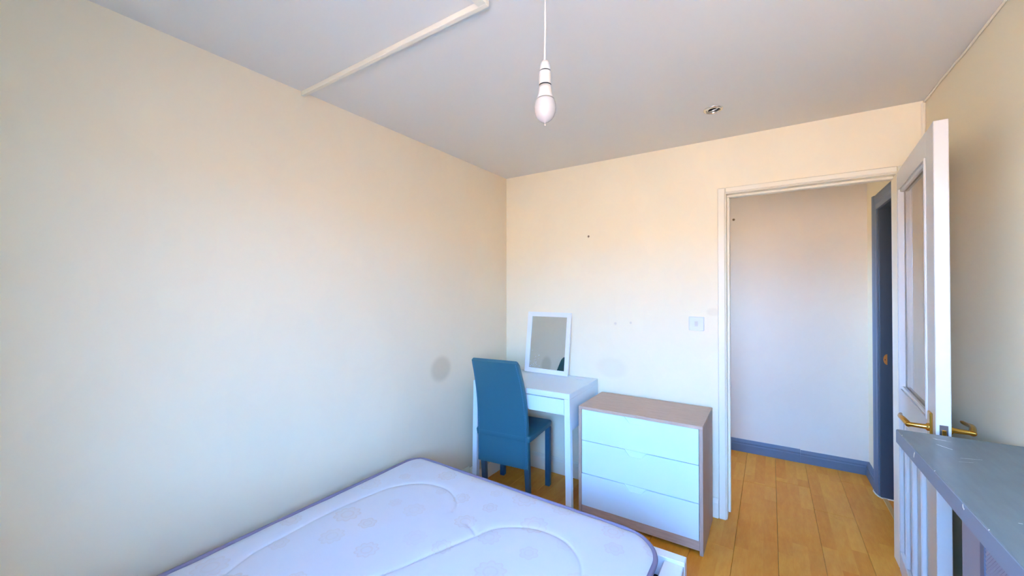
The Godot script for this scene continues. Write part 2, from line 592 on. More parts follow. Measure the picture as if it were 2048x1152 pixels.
func hallway() -> void:
	tag(obj("wall_hallway_back", bx(-1.7, 0.9, -0.15, CEIL + 0.1, HALL - 0.12, HALL), M.wall_hall), "pale cream hallway wall seen through the doorway", "wall", "structure")
	# unseen end wall with an opening added to brighten the hallway
	var wl := thing("wall_hallway_left", "end wall of the hallway with an opening added for light, hidden behind the bedroom wall", "wall", Vector3.ZERO, 0.0, "structure")
	obj("wall_panel", bx(-1.72, -1.6, -0.15, 1.14, HALL, BACK - 0.1), M.paint, wl)
	obj("wall_lintel", bx(-1.72, -1.6, 1.92, CEIL + 0.1, HALL, BACK - 0.1), M.paint, wl)
	obj("wall_panel", bx(-1.72, -1.6, 1.14, 1.92, HALL, -3.67), M.paint, wl)
	obj("wall_panel", bx(-1.72, -1.6, 1.14, 1.92, -3.36, BACK - 0.1), M.paint, wl)
	var wr := thing("wall_hallway_right", "narrow strip of cream hallway wall beside the blue door frame", "wall", Vector3.ZERO, 0.0, "structure")
	obj("wall_panel", bx(HALL_RIGHT, HALL_RIGHT + 0.12, -0.15, CEIL + 0.1, HALL, -3.665), M.paint, wr)
	obj("wall_panel", bx(HALL_RIGHT, HALL_RIGHT + 0.12, -0.15, CEIL + 0.1, -2.955, BACK - 0.1), M.paint, wr)
	obj("wall_lintel", bx(HALL_RIGHT, HALL_RIGHT + 0.12, 2.0, CEIL + 0.1, -3.665, -2.955), M.paint, wr)
	# blue skirting in two lengths and a return
	var prof := PackedVector2Array([Vector2(0, 0), Vector2(0.02, 0), Vector2(0.02, 0.062), Vector2(0.015, 0.070), Vector2(0.016, 0.082), Vector2(0.008, 0.098), Vector2(0.004, 0.106), Vector2(0, 0.106)])
	var bb := thing("baseboard_hallway", "blue grey painted skirting round the hallway with a rough joint", "skirting", Vector3.ZERO, 0.0, "structure")
	var along := Transform3D(Basis(Vector3(0, 0, 1), Vector3(0, 1, 0), Vector3(-1, 0, 0)), Vector3(0, 0, HALL))
	obj("skirting_board", Shape.new().prism(prof, -0.2035, 1.6, along), M.blue, bb)
	var low := Transform3D(Basis(Vector3(0, 0, 1), Vector3(0, 0.95, 0), Vector3(-1, 0, 0)), Vector3(0, 0, HALL - 0.002))
	obj("skirting_board", Shape.new().prism(prof, -HALL_RIGHT, -0.2045, low), M.blue, bb)
	var ret := Transform3D(Basis(Vector3(-1, 0, 0), Vector3(0, 1, 0), Vector3(0, 0, -1)), Vector3(HALL_RIGHT, 0, 0))
	obj("skirting_board", Shape.new().prism(prof, 3.772, 4.032, ret), M.blue, bb)
	# blue door frame of the next room
	var df := thing("trim_3", "dark blue grey door frame at the end of the hallway with a bare wood patch", "door frame", Vector3.ZERO, 0.0, "structure")
	var arch := PackedVector2Array([Vector2(0, 0), Vector2(0.012, 0), Vector2(0.014, 0.03), Vector2(0.020, 0.045), Vector2(0.024, 0.075), Vector2(0.018, 0.095), Vector2(0, 0.1)])
	# profile (proud, across) stands upright on the wall x = HALL_RIGHT, running along z from -3.66 to -3.76
	var up := Transform3D(Basis(Vector3(-1, 0, 0), Vector3(0, 0, -1), Vector3(0, -1, 0)), Vector3(HALL_RIGHT, 0, -3.665))
	obj("architrave", Shape.new().prism(arch, -2.08, 0.0, up), M.blue, df)
	var over := Transform3D(Basis(Vector3(-1, 0, 0), Vector3(0, 1, 0), Vector3(0, 0, -1)), Vector3(HALL_RIGHT, 1.98, 0))
	obj("head_architrave", Shape.new().prism(arch, 2.86, 3.665, over), M.blue, df)
	obj("jamb", bx(HALL_RIGHT - 0.004, HALL_RIGHT + 0.13, 0, 1.985, -3.672, -3.640, 0.003), M.blue_dark, df)
	obj("head_jamb", bx(HALL_RIGHT - 0.004, HALL_RIGHT + 0.13, 1.975, 2.002, -3.640, -2.955, 0.003), M.blue_dark, df)
	var bare := PackedVector2Array()
	for k in 14:
		var a := PI * 0.5 + PI * k / 13.0
		bare.append(Vector2(0.664 + 0.020 * cos(a), 0.948 + 0.036 * sin(a)))
	var chip := obj("bare_wood_patch", Shape.new().prism(bare, -3.6405, -3.6385), M.bare, df)
	chip.set_meta("label", "orange patch of bare wood where a strike plate was")
	obj("screw_hole", bx(0.651, 0.655, 0.942, 0.950, -3.6388, -3.6378), M.dark, df)
	var c := [Vector3(0.622, 0.004, -3.775), Vector3(0.612, 0.004, -3.765), Vector3(0.604, 0.004, -3.735), Vector3(0.608, 0.004, -3.69), Vector3(0.617, 0.004, -3.658), Vector3(0.632, 0.004, -3.637), Vector3(0.76, 0.004, -3.637)]
	obj("caulk_line", Shape.new().tube(c, 0.0045, 8), M.caulk, df)
	var d2 := thing("door_2", "dark blue closed door deep in its frame at the end of the hallway", "door", Vector3.ZERO, 0.0, "structure")
	obj("door_leaf", bx(0.715, 0.755, 0.006, 1.974, -3.638, -2.957, 0.003), M.blue_dark, d2)
	tag(obj("trim_4", bx(0.634, 0.660, 0, 0.006, -3.635, -2.96, 0.002), M.threshold), "tan threshold strip on the floor at the blue door frame", "threshold", "structure")


# ------------------------------------------------------------------ the open white door

func glazed_door() -> void:
	# own axes: z runs from the hinges to the free edge, x through the thickness, the face towards the room at x = 0
	var d := thing("door_1", "white half-glazed door standing open against the wall with brass handles", "door", Vector3(0.541, 0, -2.745), -4.28, "structure")
	var T := 0.038
	var W := 0.777
	var H := 2.01
	var g0 := 0.052
	var g1 := 0.655
	var gy0 := 0.93
	var gy1 := 1.915
	var p0 := 0.115
	var p1 := 0.80
	obj("hinge_stile", bx(0, T, 0.008, H, 0, g0, 0.002), M.gloss, d)
	obj("lock_stile", bx(0, T, 0.008, H, g1, W, 0.002), M.gloss, d)
	obj("top_rail", bx(0, T, gy1, H, g0, g1, 0.001), M.gloss, d)
	obj("middle_rail", bx(0, T, p1, gy0, g0, g1, 0.001), M.gloss, d)
	obj("bottom_rail", bx(0, T, 0.008, p0, g0, g1, 0.001), M.gloss, d)
	obj("lower_panel", bx(0.012, T - 0.012, p0, p1, g0, g1), M.gloss, d)
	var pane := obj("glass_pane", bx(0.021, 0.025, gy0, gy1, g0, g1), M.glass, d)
	pane.set_meta("label", "glass pane of the upper half, tan tint standing in for shade and reflection")
	# glazing beads: a bevelled bar round the glass on the room side
	var b := 0.014
	for y in [[gy0, gy0 + b], [gy1 - b, gy1]]:
		obj("glazing_bead", bx(0.004, 0.021, y[0], y[1], g0, g1, 0.004), M.gloss, d)
	for z in [[g0, g0 + 0.014], [g1 - b, g1]]:
		obj("glazing_bead", bx(-0.005, 0.021, gy0, gy1, z[0], z[1], 0.003), M.gloss, d)
	# raised mouldings of the lower panel: a rim and three uprights
	var bead := 0.010
	for z in [g0 + 0.004, 0.205, 0.370, 0.548]:
		obj("panel_moulding", bx(-0.005, 0.013, p0 + 0.01, p1 - 0.01, z - bead / 2, z + bead / 2, 0.004), M.gloss, d)
	for y in [p0 + 0.005, p1 - 0.005]:
		obj("panel_moulding", bx(-0.005, 0.013, y - bead / 2, y + bead / 2, g0, g1, 0.004), M.gloss, d)
	# latch on the free edge
	var latch := obj("latch_plate", bx(0.009, 0.030, 0.87, 0.945, W - 0.001, W + 0.0015, 0.0006), M.steel, d)
	obj("latch_bolt", bx(0.014, 0.025, 0.905, 0.93, W, W + 0.008, 0.002), M.brass, latch)
	# a lever handle on each face
	for side in [-1.0, 1.0]:
		var x := 0.0 if side < 0 else T
		var z := 0.715
		var plate := Shape.new()
		plate.box(Vector3(minf(x, x + side * 0.008), 0.83, z - 0.02), Vector3(maxf(x, x + side * 0.008), 0.975, z + 0.02), 0.003)
		var hd := obj("door_handle", plate, M.brass, d)
		var y := 0.918
		var s := Shape.new()
		s.tube([Vector3(x + side * 0.006, y, z), Vector3(x + side * 0.012, y, z), Vector3(x + side * 0.016, y, z), Vector3(x + side * 0.050, y, z), Vector3(x + side * 0.066, y, z)], [0.014, 0.014, 0.009, 0.008, 0.009], 14)
		obj("spindle", s, M.brass, hd)
		var path := []
		var radii := []
		for k in 15:
			var t := k / 14.0
			path.append(Vector3(x + side * (0.060 + 0.012 * sin(t * 3.0)), y + 0.010 * t + 0.006 * sin(t * 5.0), z + 0.006 - 0.150 * t))
			radii.append(lerpf(0.010, 0.006, t) if k < 14 else 0.003)
		obj("lever", Shape.new().tube(path, radii, 12), M.brass, hd)


# ------------------------------------------------------------------ furniture

func chest() -> void:
	var x0 := -1.015
	var x1 := -0.303
	var zf := -2.322
	var t := thing("chest_of_drawers", "low oak-look chest with three white drawers against the back wall", "chest of drawers", Vector3((x0 + x1) / 2, 0, -2.53), 0.0)
	var w := (x1 - x0) / 2
	var f := zf + 2.53
	var r := -0.205
	var H := 0.69
	obj("side_panel", bx(-w, -w + 0.018, 0, H - 0.018, r, f, 0.001), M.oak_upright, t)
	obj("side_panel", bx(w - 0.018, w, 0, H - 0.018, r, f, 0.001), M.oak_upright, t)
	obj("top_panel", bx(-w, w, H - 0.0178, H, r, f + 0.001, 0.001), M.oak, t)
	obj("back_panel", bx(-w + 0.018, w - 0.018, 0.03, H - 0.018, r + 0.004, r + 0.008), M.oak, t)
	obj("plinth", bx(-w + 0.018, w - 0.018, 0.018, 0.073, f - 0.028, f - 0.010, 0.001), M.oak, t)
	var ys := [0.075, 0.274, 0.478, 0.672]
	for k in 3:
		var a: float = ys[k] + 0.002
		var b: float = ys[k + 1] - 0.002
		var L := -w + 0.021
		var R := w - 0.021
		var hc := -0.004
		var front := PackedVector2Array([Vector2(L, a), Vector2(R, a), Vector2(R, b), Vector2(hc + 0.064, b), Vector2(hc + 0.034, b - 0.034), Vector2(hc - 0.034, b - 0.034), Vector2(hc - 0.064, b), Vector2(L, b)])
		var push := 0.004 if k == 0 else 0.0
		var dr := obj("drawer", Shape.new().prism(front, f - 0.020 + push, f - 0.003 + push), M.front, t)
		# the scooped pull: a sloping tab set back in the cut-out
		var s := Shape.new()
		var z0 := f - 0.020 + push
		var z1 := f - 0.0055 + push
		s.hexa([Vector3(hc - 0.034, b - 0.034, z0), Vector3(hc + 0.034, b - 0.034, z0), Vector3(hc + 0.034, b - 0.034, z1), Vector3(hc - 0.034, b - 0.034, z1)],
			[Vector3(hc - 0.064, b - 0.001, z0), Vector3(hc + 0.064, b - 0.001, z0), Vector3(hc + 0.064, b - 0.001, z1 - 0.008), Vector3(hc - 0.064, b - 0.001, z1 - 0.008)])
		obj("finger_pull", s, M.front, dr)
		obj("drawer_box", bx(L + 0.008, R - 0.008, a + 0.012, b - 0.045, r + 0.02, f - 0.021 + push), M.desk, dr)


func desk() -> void:
	var t := thing("desk", "small white writing desk with a drawer in the corner behind the chair", "desk", Vector3(-1.425, 0, -2.503), 1.5)
	var w := 0.3725
	var f := 0.2605
	var r := -0.258
	var H := 0.772
	obj("tabletop", bx(-w, w, H - 0.036, H, r, f, 0.002), M.desk, t)
	for s in [-1.0, 1.0]:
		var inner: float = s * (w - 0.018)
		obj("side_panel", bx(minf(s * w, inner), maxf(s * w, inner), 0.535, H - 0.0365, r, f - 0.036, 0.001), M.desk, t)
		for z in [[f - 0.036, f - 0.002], [r, r + 0.034]]:
			var a := []
			var b := []
			for k in [[0, 0], [1, 0], [1, 1], [0, 1]]:
				var xx: float = s * w - s * (0.036 * k[0])
				b.append(Vector3(xx, H - 0.0365, z[k[1]]))
				a.append(Vector3(xx + s * 0.010 + (s * 0.002 if k[0] == 0 else 0.0), 0.0, z[k[1]]))
			obj("leg", Shape.new().hexa(a, b), M.desk, t)
	obj("back_panel", bx(-w + 0.018, w - 0.018, 0.535, H - 0.0365, r + 0.004, r + 0.02), M.desk, t)
	var dr := obj("drawer", bx(-w + 0.038, w - 0.038, 0.634, H - 0.0415, f - 0.020, f - 0.003, 0.0015), M.front, t)
	obj("drawer_box", bx(-w + 0.05, w - 0.05, 0.644, 0.715, r + 0.04, f - 0.021), M.desk, dr)
	obj("cable_cap", Shape.new().lathe([Vector2(0.0, 0.0), Vector2(0.033, 0.0), Vector2(0.035, 0.002), Vector2(0.033, 0.004), Vector2(0.030, 0.0045), Vector2(0.026, 0.003), Vector2(0.0, 0.003)], Vector3(0.258, H - 0.0005, -0.203), 28), M.frame, t)


func chair() -> void:
	var t := thing("dining_chair", "blue leather-look dining chair with a tall curved back pushed under the desk", "chair", Vector3(-1.522, 0, -2.334), 6.3)
	# tall back: profile (height, depth, half width)
	var prof := [[0.252, 0.150, 0.191], [0.32, 0.150, 0.190], [0.42, 0.152, 0.190], [0.52, 0.158, 0.189], [0.60, 0.166, 0.187], [0.68, 0.178, 0.185], [0.75, 0.195, 0.182], [0.82, 0.216, 0.179], [0.88, 0.238, 0.175], [0.93, 0.259, 0.172], [0.955, 0.270, 0.169]]
	var rows := []
	var th := 0.034
	for i in prof.size():
		var p: Array = prof[i]
		var a: Array = prof[maxi(i - 1, 0)]
		var b: Array = prof[mini(i + 1, prof.size() - 1)]
		var tan := Vector2(b[1] - a[1], b[0] - a[0]).normalized()
		var nz := tan.y
		var ny := -tan.x
		var row := []
		var hw: float = p[2]
		var tt := th * (1.0 if i < prof.size() - 1 else 0.7)
		# a rounded flat section: corners of 9 mm, slightly hollow behind
		for q in section(hw, tt / 2):
			row.append(Vector3(q.x, p[0] + ny * (q.y - tt / 2), p[1] + nz * (q.y - tt / 2)))
		rows.append(row)
	var s := Shape.new()
	s.sheet(rows, true, true)
	s.poly(rows[0])
	var top: Array = rows[-1].duplicate()
	var crown := []
	var mid := Vector3.ZERO
	for p in top:
		mid += p / top.size()
	for p in top:
		crown.append(Vector3(lerpf(p.x, mid.x, 0.03), p.y + 0.006, lerpf(p.z, mid.z, 0.6)))
	s.sheet([top, crown], true, true)
	var cap := crown.duplicate()
	cap.reverse()
	s.poly(cap)
	var back := obj("backrest", s, M.leather, t)
	# seam along both edges with its stitches
	for side in [-1.0, 1.0]:
		var line := []
		var st := Shape.new()
		for k in 61:
			var q := at_height(prof, lerpf(0.258, 0.950, k / 60.0))
			line.append(Vector3(side * (q.z - 0.010), q.x, q.y + 0.0004))
		obj("seam", Shape.new().tube(line, 0.0022, 6), M.leather, back)
		for k in 60:
			var p: Vector3 = line[k].lerp(line[k + 1], 0.5) + Vector3(side * -0.004, 0, 0.0006)
			st.box(p - Vector3(0.0009, 0.0032, 0.001), p + Vector3(0.0009, 0.0032, 0.001))
		var so := obj("stitching", st, M.stitch, back)
		so.set_meta("kind", "stuff")
	# seat
	var seat := Shape.new()
	var srows := []
	for k in [[0.425, 0.194, 0.0], [0.432, 0.203, 0.006], [0.462, 0.207, 0.008], [0.470, 0.203, 0.004], [0.474, 0.190, -0.010], [0.476, 0.10, -0.1]]:
		var row := []
		for q in section(k[1], 0.190 + k[2], 0.02):
			row.append(Vector3(q.x, k[0], q.y - 0.042))
		srows.append(row)
	seat.sheet(srows, true, true)
	var cap2: Array = srows[-1].duplicate()
	cap2.reverse()
	seat.poly(cap2)
	seat.poly(srows[0])
	obj("seat", seat, M.leather, t)
	# legs: the front pair upright, the rear pair below the back
	for x in [-1.0, 1.0]:
		var xx: float = x * 0.186
		obj("front_leg", bx(xx - 0.018, xx + 0.018, 0, 0.426, -0.228, -0.192, 0.003), M.leg, t)
		var xr: float = x * 0.166
		var a := []
		var b := []
		for k in [[-1, -1], [1, -1], [1, 1], [-1, 1]]:
			b.append(Vector3(xr + 0.019 * k[0], 0.425, 0.125 + 0.017 * k[1]))
			a.append(Vector3(xr + 0.014 * k[0], 0.0, 0.085 + 0.014 * k[1]))
		obj("rear_leg", Shape.new().hexa(a, b), M.leg, t)


func section(hw: float, ht: float, r := 0.009) -> Array:
	var out := []
	r = minf(r, minf(hw, ht) * 0.95)
	for c in [[1, 1, 0.0], [-1, 1, 0.5], [-1, -1, 1.0], [1, -1, 1.5]]:
		for k in 5:
			var a: float = PI * (c[2] + 0.5 * k / 4.0)
			out.append(Vector2(c[0] * (hw - r) + r * cos(a), c[1] * (ht - r) + r * sin(a)))
		if c[1] == c[0]:
			pass
		# points along the straight side keep the faces narrow
		var nx: Array = {[1, 1]: [-1, 1], [-1, 1]: [-1, -1], [-1, -1]: [1, -1], [1, -1]: [1, 1]}[[c[0], c[1]]]
		if nx[1] == c[1]:
			for k in range(1, 6):
				out.append(Vector2(lerpf(c[0] * (hw - r), nx[0] * (hw - r), k / 6.0), c[1] * ht))
	return out


func at_height(prof: Array, y: float) -> Vector3:
	for i in prof.size() - 1:
		if y <= prof[i + 1][0]:
			var t: float = (y - prof[i][0]) / (prof[i + 1][0] - prof[i][0])
			return Vector3(y, lerpf(prof[i][1], prof[i + 1][1], t), lerpf(prof[i][2], prof[i + 1][2], t))
	return Vector3(y, prof[-1][1], prof[-1][2])


func bed() -> void:
	# frame
	var t := thing("bed_frame", "low white wooden bed frame round the mattress, its corner near the chest", "bed frame", Vector3(-1.04, 0, -0.68), 0.0)
	var c := Vector3(-1.04, 0, -0.68)
	var X0 := -1.80 - c.x
	var X1 := -0.289 - c.x
	var Z0 := -1.742 - c.z
	var Z1 := 0.335 - c.z
	obj("foot_rail", bx(X0, X1, 0.10, 0.330, Z0, Z0 + 0.048, 0.003), M.frame, t)
	obj("head_rail", bx(X0, X1, 0.10, 0.330, Z1 - 0.048, Z1, 0.003), M.frame, t)
	obj("side_rail", bx(X1 - 0.077, X1 - 0.002, 0.12, 0.319, Z0 + 0.0485, Z1 - 0.0485, 0.003), M.frame, t)
	obj("side_rail", bx(X0 + 0.004, X0 + 0.03, 0.12, 0.319, Z0 + 0.0485, Z1 - 0.0485, 0.003), M.frame, t)
	obj("support_board", bx(X0 + 0.031, X1 - 0.078, 0.225, 0.247, Z0 + 0.049, Z1 - 0.049), M.dark, t)
	for x in [X0 + 0.03, X1 - 0.03]:
		for z in [Z0 + 0.026, Z1 - 0.026]:
			obj("leg", bx(x - 0.022, x + 0.022, 0, 0.099, z - 0.022, z + 0.022, 0.002), M.frame, t)
	# mattress
	var m := thing("mattress", "bare quilted double mattress with faint beige flowers and grey edge tape", "mattress", Vector3(-1.045, 0.247, -0.69), 0.0)
	var o := m.position
	var left := -1.740
	var right := -0.352
	var far := -1.625
	var near := 0.272
	var rl := 0.085
	var rr := 0.155
	var rn := 0.10
	var NX := 280
	var NZ := 340
	# seams sunk into the top: splatted into a height field of 5 mm cells
	var FW := 290
	var FH := 400
	var field := PackedFloat32Array()
	field.resize(FW * FH)
	var seams := seam_lines()
	for line in seams:
		for i in line.size() - 1:
			var a: Vector2 = line[i]
			var b: Vector2 = line[i + 1]
			var steps := int(ceil(a.distance_to(b) / 0.004))
			for k in steps:
				var p := a.lerp(b, k / float(steps))
				var cx := (p.x - left) / 0.005
				var cz := (p.y - far + 0.05) / 0.005
				for dz in range(-6, 7):
					for dx in range(-6, 7):
						var ix := int(round(cx)) + dx
						var iz := int(round(cz)) + dz
						if ix < 0 or iz < 0 or ix >= FW or iz >= FH:
							continue
						var d := Vector2(ix - cx, iz - cz).length() * 0.005
						var h := exp(-pow(d / 0.0045, 2.0)) * 0.004 + exp(-pow(d / 0.018, 2.0)) * 0.003
						var at := iz * FW + ix
						if h > field[at]:
							field[at] = h
	var soft := noise(77, 1.0, 3)
	var rows := []
	var uvs := []
	for j in NZ + 1:
		var tz := j / float(NZ)
		# rows crowd towards the ends, where the corners turn
		tz = lerpf(tz, 0.5 - 0.5 * cos(PI * tz), 0.55)
		var z := lerpf(far, near, tz)
		var xl := left + corner(z - far, rl) if z < far + rl else left + (corner(near - z, rn) if z > near - rn else 0.0)
		var xr := right - corner(z - far, rr) if z < far + rr else right - (corner(near - z, rn) if z > near - rn else 0.0)
		var row := []
		var uvr := []
		for i in NX + 1:
			var tx := i / float(NX)
			tx = lerpf(tx, 0.5 - 0.5 * cos(PI * tx), 0.35)
			var x := lerpf(xl, xr, tx)
			var zz := z + skew(x, z)
			var de := minf(minf(x - xl, xr - x), minf(z - far, near - z))
			var y := 0.4525 - 0.017 * exp(-maxf(de, 0.0) / 0.022) + 0.0035 * soft.get_noise_2d(x * 3.0, zz * 3.0)
			var fx := clampf((x - left) / 0.005, 0, FW - 1.01)
			var fz := clampf((zz - far + 0.05) / 0.005, 0, FH - 1.01)
			var q := int(fz) * FW + int(fx)
			var ax := fx - int(fx)
			var az := fz - int(fz)
			y -= lerpf(lerpf(field[q], field[q + 1], ax), lerpf(field[q + FW], field[q + FW + 1], ax), az)
			row.append(Vector3(x, y, zz) - o)
			uvr.append(Vector2((x - left) / 1.4, (zz - far + 0.05) / 2.0))
		rows.append(row)
		uvs.append(uvr)
	M.ticking = StandardMaterial3D.new()
	M.ticking.roughness = 0.85
	M.ticking.albedo_texture = flowers()
	bed_top(m, rows, uvs, o)


func corner(d: float, r: float) -> float:
	var k := clampf(1.0 - d / r, 0.0, 1.0)
	return r * (1.0 - sqrt(maxf(0.0, 1.0 - k * k)))


func skew(x: float, z: float) -> float:
	return ((x + 0.5) * 0.025 + 0.010) * clampf(-z / 1.63, 0.0, 1.0)


func bed_top(m: Node3D, rows: Array, uvs: Array, o: Vector3) -> void:
	obj("quilted_top", Shape.new().sheet(rows, false, false, uvs), M.ticking, m)
	# outline of the top, once round
	var rim := []
	var R := rows.size()
	var C: int = rows[0].size()
	for i in range(0, C, 4):
		rim.append(rows[0][i])
	for j in range(2, R, 3):
		rim.append(rows[j][C - 1])
	for i in range(C - 3, -1, -4):
		rim.append(rows[R - 1][i])
	for j in range(R - 3, 1, -3):
		rim.append(rows[j][0])
	var mid := Vector3(-1.045, 0, -0.69) - Vector3(o.x, 0, o.z)
	var bulge := func(y: float, off: float) -> Array:
		var ring := []
		for i in rim.size():
			var a: Vector3 = rim[(i - 1 + rim.size()) % rim.size()]
			var b: Vector3 = rim[(i + 1) % rim.size()]
			var tangent := b - a
			var nn := Vector3(-tangent.z, 0, tangent.x).normalized()
			if nn.dot(rim[i] - mid) < 0:
				nn = -nn
			ring.append(Vector3(rim[i].x, y - o.y, rim[i].z) + nn * off)
		return ring
	var side := [bulge.call(0.431, 0.001), bulge.call(0.42, 0.002), bulge.call(0.39, -0.004), bulge.call(0.34, -0.020), bulge.call(0.29, -0.026), bulge.call(0.262, -0.027), bulge.call(0.2485, -0.04)]
	var s := Shape.new()
	s.sheet(side, true)
	obj("border", s, M.border, m)
	for y in [0.436, 0.266]:
		var loop: Array = bulge.call(y, 0.003 if y > 0.4 else -0.029)
		loop.append(loop[0])
		var flat := []
		for p in loop:
			flat.append(p)
		var tape := Shape.new()
		ribbon(tape, flat, 0.011, 0.009)
		obj("edge_tape", tape, M.tape, m)


# an oval cord along a closed path
func ribbon(s: Shape, path: Array, ry: float, rx: float) -> void:
	var rows := []
	for i in path.size():
		var a: Vector3 = path[(i - 1 + path.size() - 1) % (path.size() - 1)] if i == 0 else path[i - 1]
		var b: Vector3 = path[1] if i == path.size() - 1 else path[i + 1]
		var d := Vector3(b.x - a.x, 0, b.z - a.z).normalized()
		var side := Vector3(-d.z, 0, d.x)
		var row := []
		for k in 12:
			var an := TAU * k / 12.0
			row.append(path[i] + side * cos(an) * rx + Vector3.UP * sin(an) * ry)
		rows.append(row)
	s.sheet(rows, true, true)


func smooth(pts: Array) -> Array:
	var c := Curve2D.new()
	for i in pts.size():
		var p := Vector2(pts[i][0], pts[i][1])
		var a: Array = pts[maxi(i - 1, 0)]
		var b: Array = pts[mini(i + 1, pts.size() - 1)]
		var t := Vector2(b[0] - a[0], b[1] - a[1]) / 6.0
		c.add_point(p, -t, t)
	return Array(c.tessellate(4, 3))


func seam_lines() -> Array:
	var a := [[-1.60, -0.70], [-1.603, -0.84], [-1.608, -0.967], [-1.606, -1.071], [-1.592, -1.172], [-1.564, -1.295], [-1.474, -1.412], [-1.348, -1.444], [-1.253, -1.417], [-1.185, -1.36], [-1.165, -1.31]]
	var b := [[-1.17, -0.72], [-1.135, -0.81], [-1.108, -0.887], [-1.079, -0.957], [-1.046, -1.051], [-1.005, -1.15], [-0.972, -1.229], [-0.942, -1.305], [-0.868, -1.371], [-0.784, -1.402], [-0.681, -1.394], [-0.609, -1.356], [-0.558, -1.298], [-0.53, -1.22], [-0.525, -1.12], [-0.545, -1.0], [-0.60, -0.88]]
	var c := [[-0.972, -1.229], [-1.01, -1.255], [-1.05, -1.27]]
	var d := [[-1.56, -0.60], [-1.60, -0.70]]
	var e := [[-1.52, -0.55], [-1.42, -0.62], [-1.28, -0.66], [-1.17, -0.72]]
	var out := [smooth(a), smooth(b), smooth(c), smooth(d), smooth(e)]
	for shift in [0.86, 1.6]:
		var more := []
		for p in b:
			more.append([p[0] - 0.25, p[1] + shift])
		out.append(smooth(more))
	return out


func flowers() -> ImageTexture:
	var W := 1024
	var H := 1024
	var ink := PackedFloat32Array()
	ink.resize(W * H)
	var r := RandomNumberGenerator.new()
	r.seed = 5
	var px := W / 1.4
	var pz := H / 2.0
	var spots := []
	for gy in 12:
		for gx in 8:
			spots.append(Vector3(0.1 + gx * 0.18 + r.randf_range(-0.05, 0.05) + (0.09 if gy % 2 else 0.0), 0.1 + gy * 0.165 + r.randf_range(-0.04, 0.04), r.randf_range(0.025, 0.06)))
	for s in spots:
		var petals := 6 if s.z < 0.04 else 9
		var strength := r.randf_range(0.3, 1.0)
		var x0 := int((s.x - s.z * 1.3) * px)
		var x1 := int((s.x + s.z * 1.3) * px)
		var y0 := int((s.y - s.z * 1.3) * pz)
		var y1 := int((s.y + s.z * 1.3) * pz)
		for y in range(maxi(y0, 0), mini(y1, H)):
			for x in range(maxi(x0, 0), mini(x1, W)):
				var d := Vector2(x / px - s.x, y / pz - s.y)
				var rad: float = d.length() / s.z
				var ang: float = d.angle()
				var edge := 0.78 + 0.22 * absf(cos(ang * petals / 2.0))
				var v := 0.0
				if rad < edge:
					v = 0.35
					if rad > edge - 0.14 or absf(rad - 0.42) < 0.06:
						v = 0.8
				v *= strength
				if v > ink[y * W + x]:
					ink[y * W + x] = v
	var cloth := Color8(216, 213, 213)
	var beige := Color8(206, 184, 164)
	return picture(W, H, func(x: int, y: int) -> Color:
		return cloth.lerp(beige, ink[y * W + x] * 0.55))


